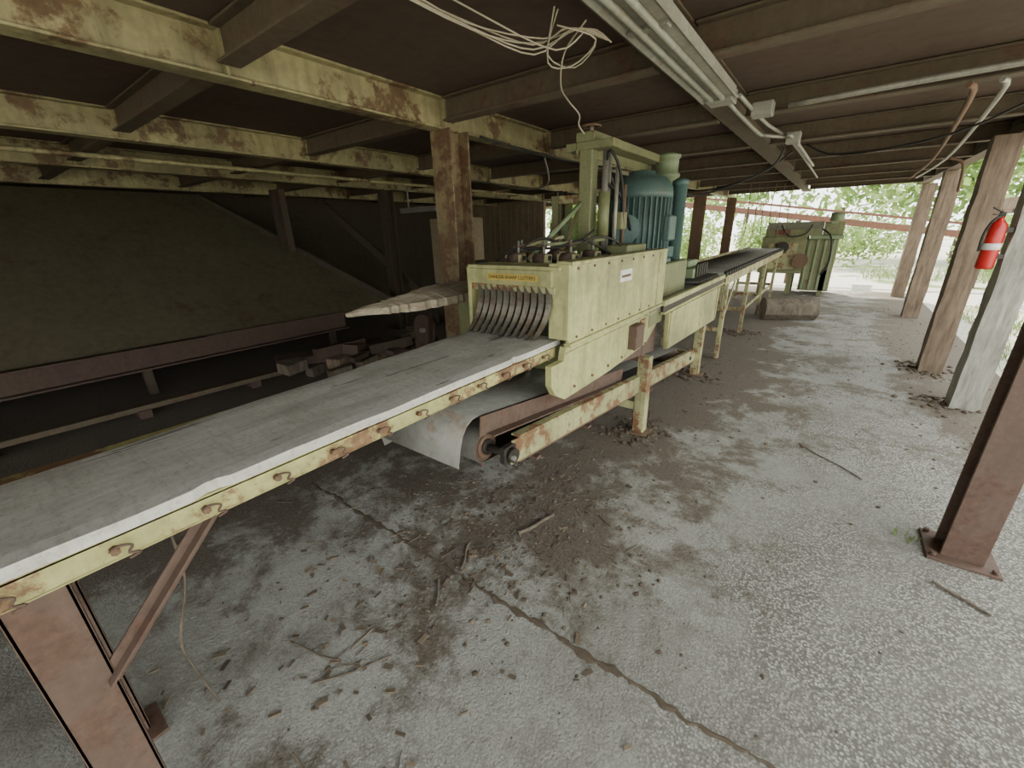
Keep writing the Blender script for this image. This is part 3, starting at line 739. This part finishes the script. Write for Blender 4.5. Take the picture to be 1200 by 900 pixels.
def foliage(name,x,y,h,r,n,base=0.,leafs=.16):
    b=B(name)
    if base>0:
        b.tube([(x,y,-.06),(x+U(-.1,.1),y,base*.5),(x+U(-.2,.2),y,base+r*.4)],.12,BARK,8)
    i=b.mi(LEAF); lobes=[(Vector((x+U(-r,r)*.6,y+U(-r,r)*.6,base+(h-base)*U(.25,.85))),r*U(.35,.6)) for _ in range(9)]
    for k in range(n):
        c,rr=random.choice(lobes); d=Vector((random.gauss(0,1),random.gauss(0,1),random.gauss(0,1))).normalized()
        p=c+d*rr*(.6+.5*R()); p.z=max(p.z,.05)
        u=Vector((random.gauss(0,1),random.gauss(0,1),random.gauss(0,1))).normalized(); v=u.orthogonal().normalized(); s=leafs*U(.6,1.3)
        f=b.bm.faces.new([b.bm.verts.new(p+q) for q in(-u*s,-v*s*.5,u*s,v*s*.5)]); f.material_index=i
    b.done(recalc=False)
for (x,y,h,r) in((-13,25,7,3.5),(-8,24,6.5,3.2),(-4,26,7.5,3.6),(0,27,7,3.6),(4,25,6,3.2),(8,27,7,3.8),(12,24,6.5,3.5),(16,20,7,3.8),(18,14,7,3.6),(19,8,7,3.6),(-14,16,6,3)):
    foliage("tree",x,y,h,r,2400,.9,.2)
for (x,y,h,r) in((-5,18.8,1.9,1.4),(-8.2,17.5,2.2,1.5),(-2,20.3,1.8,1.4),(1,20.8,1.7,1.4),(4.5,20.6,1.6,1.4),(-6.5,12.5,2,1.1),(-4.8,13.6,1.6,.8),(8.5,19,1.5,1.2),(11,12,1.6,1.5)):
    foliage("bush",x,y,h,r,1300,0,.10)
def grass(name,tufts):
    b=B(name); i=b.mi(GRASS)
    for (x,y,n,h,sp,z) in tufts:
        for k in range(n):
            p=Vector((x+random.gauss(0,sp),y+random.gauss(0,sp),z)); a=U(0,6.28); w=Vector((math.cos(a),math.sin(a),0))*.005
            t=p+Vector((random.gauss(0,.3)*h,random.gauss(0,.3)*h,h*U(.5,1.1))); m=(p+t)/2+Vector((0,0,h*.12))
            f=b.bm.faces.new([b.bm.verts.new(q) for q in(p-w,p+w,m+w*.7,t,m-w*.7)]); f.material_index=i
    b.done(recalc=False)
grass("grass_patch",[(U(1.95,2.8),U(5,12.5),22,U(.06,.2),.08,-.05) for k in range(80)])
grass("grass_patch",[(U(1,7),U(16.9,18.0),14,U(.2,.6),.2,-.05) for k in range(110)])
grass("grass_patch",[(U(3.3,8),U(5,11),16,U(.1,.35),.15,-.05) for k in range(60)])
grass("weed_tuft",[(.60,2.66,10,.05,.02,0)])

# ------------------------------------------------------------------ light
w=bpy.data.worlds.new("overcast_sky"); bpy.context.scene.world=w; w.use_nodes=True
bg=w.node_tree.nodes["Background"]; bg.inputs["Color"].default_value=(.96,1,.95,1); bg.inputs["Strength"].default_value=4.6
s=bpy.data.lights.new("sun","SUN"); s.energy=12; s.angle=.03; s.color=(1,.95,.85)
so=bpy.data.objects.new("sun",s); bpy.context.scene.collection.objects.link(so); so.location=(0,20,20)
so.rotation_euler=Vector((-.25,.35,.9)).to_track_quat('Z','Y').to_euler()

# ------------------------------------------------------------------ camera
Zc=Vector((-4800,184800,68530)).normalized(); Yc=Vector((385,188,-480)).normalized(); Yc=(Yc-Zc*Yc.dot(Zc)).normalized(); Xc=Yc.cross(Zc)
M3=Matrix((Xc,Yc,Zc))
cd=bpy.data.cameras.new("camera"); cd.sensor_width=36; cd.lens=14.4; cd.clip_start=.02; cd.clip_end=300
co=bpy.data.objects.new("camera",cd); bpy.context.scene.collection.objects.link(co)
co.matrix_world=Matrix.Translation((0,0,1.6))@M3.to_4x4()
bpy.context.scene.camera=co
